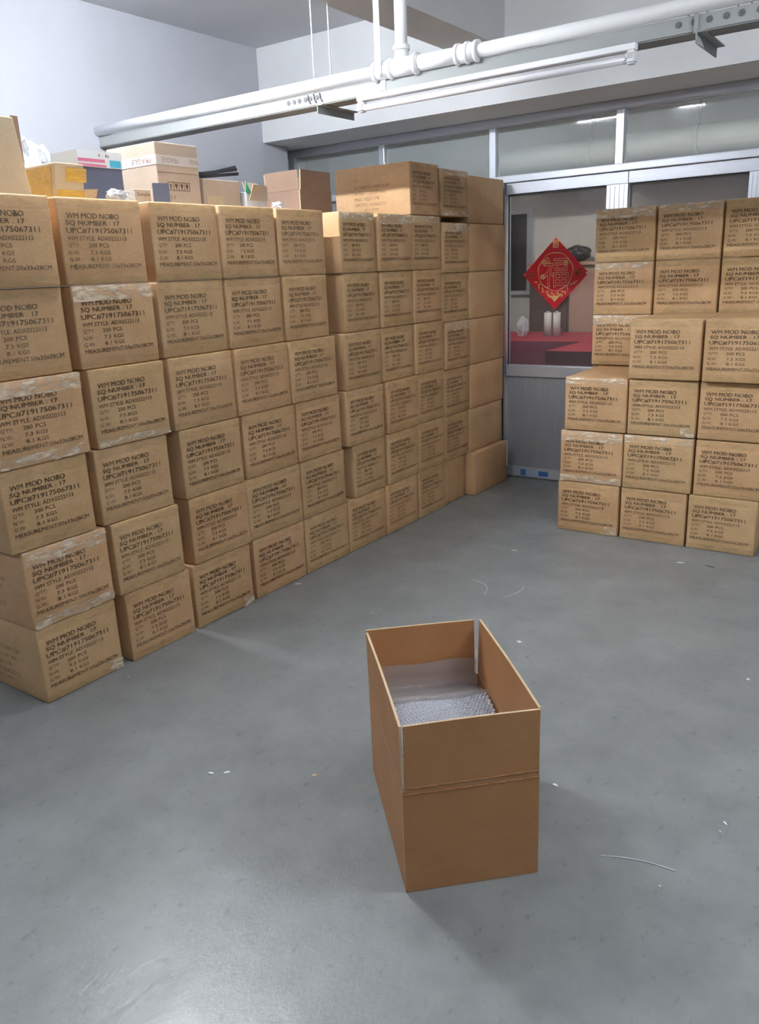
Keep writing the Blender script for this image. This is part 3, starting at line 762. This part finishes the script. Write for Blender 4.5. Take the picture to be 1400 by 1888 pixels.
# dark slip, sample tag and plastic in front of it
e = empty('dark_card_slip', (-2.64, 2.298, ZT), R(-20), 'dark slate card slip leaning against the large greyish carton', 'card', 'old cartons and packing leftovers on the left stack')
obj('slip', boxm(-.004, .004, -.033, .033, 0, .083), NAVY, e)
e = empty('sample_packet', (-2.65, 2.215, ZT), R(-8), 'small beige packet hand-marked Sample beside the dark slip', 'packet', 'old cartons and packing leftovers on the left stack')
obj('packet_body', boxm(-.02, .0, -.038, .036, 0, .058, bevel=.003), CARD_GREY, e)
obj('handwriting', text_obj_mesh('handwriting', [('Sample', -.026, .038, .056, .018, .0)], lambda a, b: (.001, a, b), INK), INK, e)
crumple('plastic_bag', (-2.62, 2.065, ZT), .03, .042, .024, 21, PLASTIC, 'small crumpled clear bag below the slate blue carton')
e = empty('white_film_packet', (-2.63, 2.140, ZT), R(5), 'thin white film packet left of the Sample packet', 'packet', 'old cartons and packing leftovers on the left stack')
obj('packet_body', boxm(-.012, 0, -.026, .024, 0, .046, bevel=.004), film_mat('milky_film', (.62, .64, .68), .7), e)
# small greyish carton with black sheets and green white open lid
e = crate('small_old_carton', -2.95, -2.745, 2.625, 2.850, ZT, 1.842, CARD_GREY, 'low greyish carton under the black sheets', lean=0)
g = BM(); box(g, -.004, .003, -.05 - .05, .0, .0, .062); obj('torn_patch', g, CARD_TAN, e)
e = empty('black_sheets', (-2.85, 2.77, 1.8435), R(4), 'black folded sheets lying on the low greyish carton', 'sheets', 'old cartons and packing leftovers on the left stack')
for k, (a, ln_, zz) in enumerate(((4, .15, .002), (9, .15, .014), (-5, .12, .010))):
    g = BM(); pts = [(-.04, -ln_, zz), (.06, -ln_ * .9, zz), (.07, ln_ * .85, zz + .030 + .008 * k), (-.03, ln_, zz + .036 + .012 * k)]
    vv = [g.verts.new(p) for p in pts]; g.faces.new(vv)
    r = bmesh.ops.extrude_face_region(g, geom=g.faces[:]); bmesh.ops.translate(g, vec=(0, 0, .014), verts=[q for q in r['geom'] if isinstance(q, bmesh.types.BMVert)])
    o = obj('sheet', g, BLACK, e); o.rotation_euler = (0, 0, R(a))
e = crate('white_green_carton', -2.90, -2.735, 2.875, 3.010, ZT, 1.800, WHITEC, 'white carton with green inner lid flap standing half open')
obj('flap', sheet((0, -.066), (0, .066), .092, .133, .003, (-1, 0), -.02, -.05, n=4), [CARD_GREY, CARD_EDGE], e)
g = BM(); f_ = [g.verts.new(p) for p in ((.002, -.066, .085), (.004, -.028, .075), (.0, -.060, .134))]; g.faces.new(f_)
r = bmesh.ops.extrude_face_region(g, geom=g.faces[:]); bmesh.ops.translate(g, vec=(-.003, 0, 0), verts=[q for q in r['geom'] if isinstance(q, bmesh.types.BMVert)])
obj('green_gusset', g, GREEN, e)
g = sheet((.012, -.058), (.026, .050), .050, .115, .003, (-1, 0), .03, .0, n=4); obj('flap', g, [CARD_GREY, CARD_EDGE], e)
crumple('plastic_bag', (-2.60, 2.94, ZT), .03, .035, .018, 31, PLASTIC, 'small clear plastic scrap in front of the brown open carton')
# brown open carton behind the destination carton
e = empty('brown_open_carton', (-2.76, 3.288, ZT), 0, 'dark brown open carton with raised flaps left of the destination-text carton', 'carton', 'old cartons and packing leftovers on the left stack')
CD = [CARD_DARK, CARD_EDGE]
W2, D2, h1, h2 = .252, .235, .12, .213
obj('side_panel', sheet((0, 0), (0, W2), 0, h1, .005, (-1, 0)), CD, e); obj('side_panel', sheet((-.005, 0), (-D2 + .005, 0), 0, h1, .005, (0, 1)), CD, e)
obj('side_panel', sheet((-D2, 0), (-D2, W2), 0, h1, .005, (1, 0)), CD, e); obj('side_panel', sheet((-.005, W2), (-D2 + .005, W2), 0, h1, .005, (0, -1)), CD, e)
obj('flap', sheet((0, .006), (0, W2 - .004), h1 + .001, h2, .005, (-1, 0), .006, .0), CD, e); obj('flap', sheet((-.008, 0), (-D2 + .008, 0), h1 + .001, h2, .005, (0, 1), .004, .0), CD, e)
obj('flap', sheet((-D2, .006), (-D2, W2 - .006), h1 + .001, h2 - .004, .005, (1, 0), .004, .0), CD, e); obj('flap', sheet((-.008, W2), (-D2 + .008, W2), h1 + .001, h2 - .004, .005, (0, -1), .002, .0), CD, e)

# ------------------------------------------------------------------ room behind the glass
e = empty('table', (-2.75, 6.45, 0), label='long table under a red cover in the room behind the glass door', cat='table')
g = BM(); box(g, -.80, .30, -.15, .75, .795, .815); box(g, .30, 1.3, -.85, .75, .795, .815); obj('table_cover', g, REDCLOTH, e)
obj('cover_front', boxm(-.80, .30, -.156, -.15, .25, .815), RED_SHADE, e); obj('cover_front', boxm(.294, .30, -.85, -.156, .45, .815), RED_SHADE, e); obj('cover_front', boxm(.30, 1.3, -.856, -.85, .60, .815), RED_SHADE, e)
for x in (-.74, 1.24):
    for y in (-.10, .70): obj('leg', boxm(x - .02, x + .02, y - .02, y + .02, 0, .795), WOOD_D, e)
for k, (x, y) in enumerate(((-2.955, 6.78), (-2.88, 6.80))):
    e = empty('paper_roll', (x, y, .8155), label=['left', 'right'][k] + ' of two upright white rolls standing on the red table', cat='roll', group='white rolls on the red table')
    b = BM(); tube(b, (0, 0, 0), (0, 0, .20), .033, n=20); tube(b, (0, 0, .2), (0, 0, .212), .014, n=12); obj('roll_body', b, ROLLW, e)
o = crumple('plastic_bag', (-3.12, 6.62, .8155), .05, .05, .085, 41, PLASTIC, 'clear plastic bag on the red table left of the white rolls'); o['group'] = 'items on the red table'
e = empty('sideboard', (-2.95, 7.95, 0), label='brown wooden sideboard against the far wall behind the glass door', cat='cabinet')
obj('cabinet_body', boxm(-.62, .62, -.22, .24, 0, 1.40), WOOD_D, e); obj('cabinet_top', boxm(-.64, .64, -.24, .24, 1.40, 1.43), WOOD_P, e)
for a_, b_ in ((-.60, -.22), (-.19, .19), (.22, .60)):
    d_ = obj('cabinet_door', boxm(a_, b_, -.238, -.221, .08, 1.37), WOOD_P if a_ > -.3 else WOOD_D, e); g = boxm(b_ - .05, b_ - .035, -.255, -.238, .7, .8); obj('handle', g, DARKM, d_)
o = crumple('dark_bundle', (-3.16, 7.93, 1.432), .13, .12, .075, 51, BLACK, 'dark rounded bundle lying on the sideboard behind the door', cat='bundle', amp=.15); o['group'] = 'items on the sideboard'
win2 = empty('window_2', (0, 0, 0), kind='structure')
obj('window_frame', boxm(-4.35, -4.28, 8.14, 8.2, 1.12, 1.97), ALU_V, win2); obj('window_frame', boxm(-3.80, -3.735, 8.14, 8.2, 1.12, 1.97), ALU_V, win2)
obj('window_frame', boxm(-4.28, -3.80, 8.14, 8.2, 1.93, 1.97), ALU, win2); obj('window_frame', boxm(-4.28, -3.80, 8.14, 8.2, 1.12, 1.16), ALU, win2)
obj('pane', boxm(-4.28, -3.80, 8.165, 8.175, 1.16, 1.93), DGLASS, win2)
e = empty('air_duct', (-3.6, 7.0, 2.30), label='thick pale duct pipe hanging in the room behind the transom windows', cat='duct')
b = BM(); tube(b, (0, 0, 0), (5.5, 0, 0), .105, n=24); obj('duct_body', b, TRUNK, e)
for x in (.9, 1.75, 3.0):
    b = BM(); tube(b, (x, 0, 0), (x + .03, 0, 0), .112, n=24); c_ = obj('collar', b, TRUNK, e)
    b = BM(); tube(b, (x + .015, 0, .11), (x + .015, 0, .606), .008, n=8); obj('hanger', b, DARKM, e)

# ------------------------------------------------------------------ scraps on the floor
def scrap(x, y, sx, sy, a, label, m=PAPER, seed=0):
    rnd = random.Random(seed); g = BM(); n = 7
    vv = [g.verts.new((sx * math.cos(2 * math.pi * i / n) * rnd.uniform(.6, 1.1), sy * math.sin(2 * math.pi * i / n) * rnd.uniform(.6, 1.1), .0015 + rnd.uniform(0, .002))) for i in range(n)]
    g.faces.new(vv); r = bmesh.ops.extrude_face_region(g, geom=g.faces[:]); bmesh.ops.translate(g, vec=(0, 0, -.0012), verts=[q for q in r['geom'] if isinstance(q, bmesh.types.BMVert)])
    o = obj('paper_scrap', g, m); o.location = (x, y, 0); o.rotation_euler = (0, 0, a); tag(o, label, 'scrap', 'scraps on the floor')
scrap(-1.665, 1.392, .013, .006, .3, 'white paper scrap, left of the pair left of the open carton', seed=1)
scrap(-1.628, 1.420, .011, .005, .9, 'white paper scrap, right of the pair left of the open carton', seed=2)
scrap(-1.255, 2.660, .013, .008, -.2, 'white scrap on the floor behind the right corner of the open carton', seed=3)
scrap(-.769, 1.876, .012, .005, -.1, 'white scrap on the floor right of the open carton', seed=4)
scrap(-1.391, 1.548, .010, .006, .5, 'tan crumb on the floor left of the open carton', CARD_EDGE, 5)
scrap(-2.388, 1.657, .006, .004, .5, 'tiny white scrap by the nearest floor-level carton of the left stack', seed=6)
scrap(-1.931, 2.601, .006, .004, .1, 'tiny white speck on the floor behind the open carton', seed=7)
scrap(-.438, 2.791, .008, .006, .1, 'white scrap on the floor at the far right edge', seed=8)
scrap(-.957, 3.840, .022, .008, .4, 'white scrap on the floor before the right stack', seed=9)
scrap(-.821, 3.854, .030, .010, -.3, 'dark scuffed scrap on the floor before the right stack', DARKM, 10)
scrap(-2.44, 2.70, .020, .006, .9, 'greyish scrap touching the bottom row of the left stack', seed=11)
scrap(-.327, 1.955, .010, .003, -.6, 'thin white scrap, upper of two at right', seed=12)
scrap(-.330, 1.915, .010, .002, -.6, 'thin white scrap, lower of two at right', seed=13)
scrap(-.404, 1.640, .004, .003, 0, 'tiny white crumb by the long thread at right', seed=14)
scrap(-1.74, 3.62, .018, .006, .2, 'pale scrap on the floor midway between both stacks', seed=15)
def thread(pts, label):
    g = BM(); path_tube(g, [(x, y, .002) for x, y in pts], .0011, 5); o = obj('thread', g, PAPER); tag(o, label, 'thread', 'threads on the floor')
def arc(p, q, bow, n=10):
    p, q = Vector(p), Vector(q); d = q - p; nn = Vector((-d.y, d.x))
    return [tuple(p + d * (i / n) + nn * bow * math.sin(math.pi * i / n)) for i in range(n + 1)]
thread(arc((-1.735, 3.155), (-1.600, 3.02), .2), 'curved white thread behind the open carton, left one')
thread(arc((-1.485, 3.19), (-1.51, 3.04), .12), 'curved white thread behind the open carton, right one')
thread(arc((-.56, 1.665), (-.385, 1.71), .07), 'long pale thread on the floor right of the open carton')
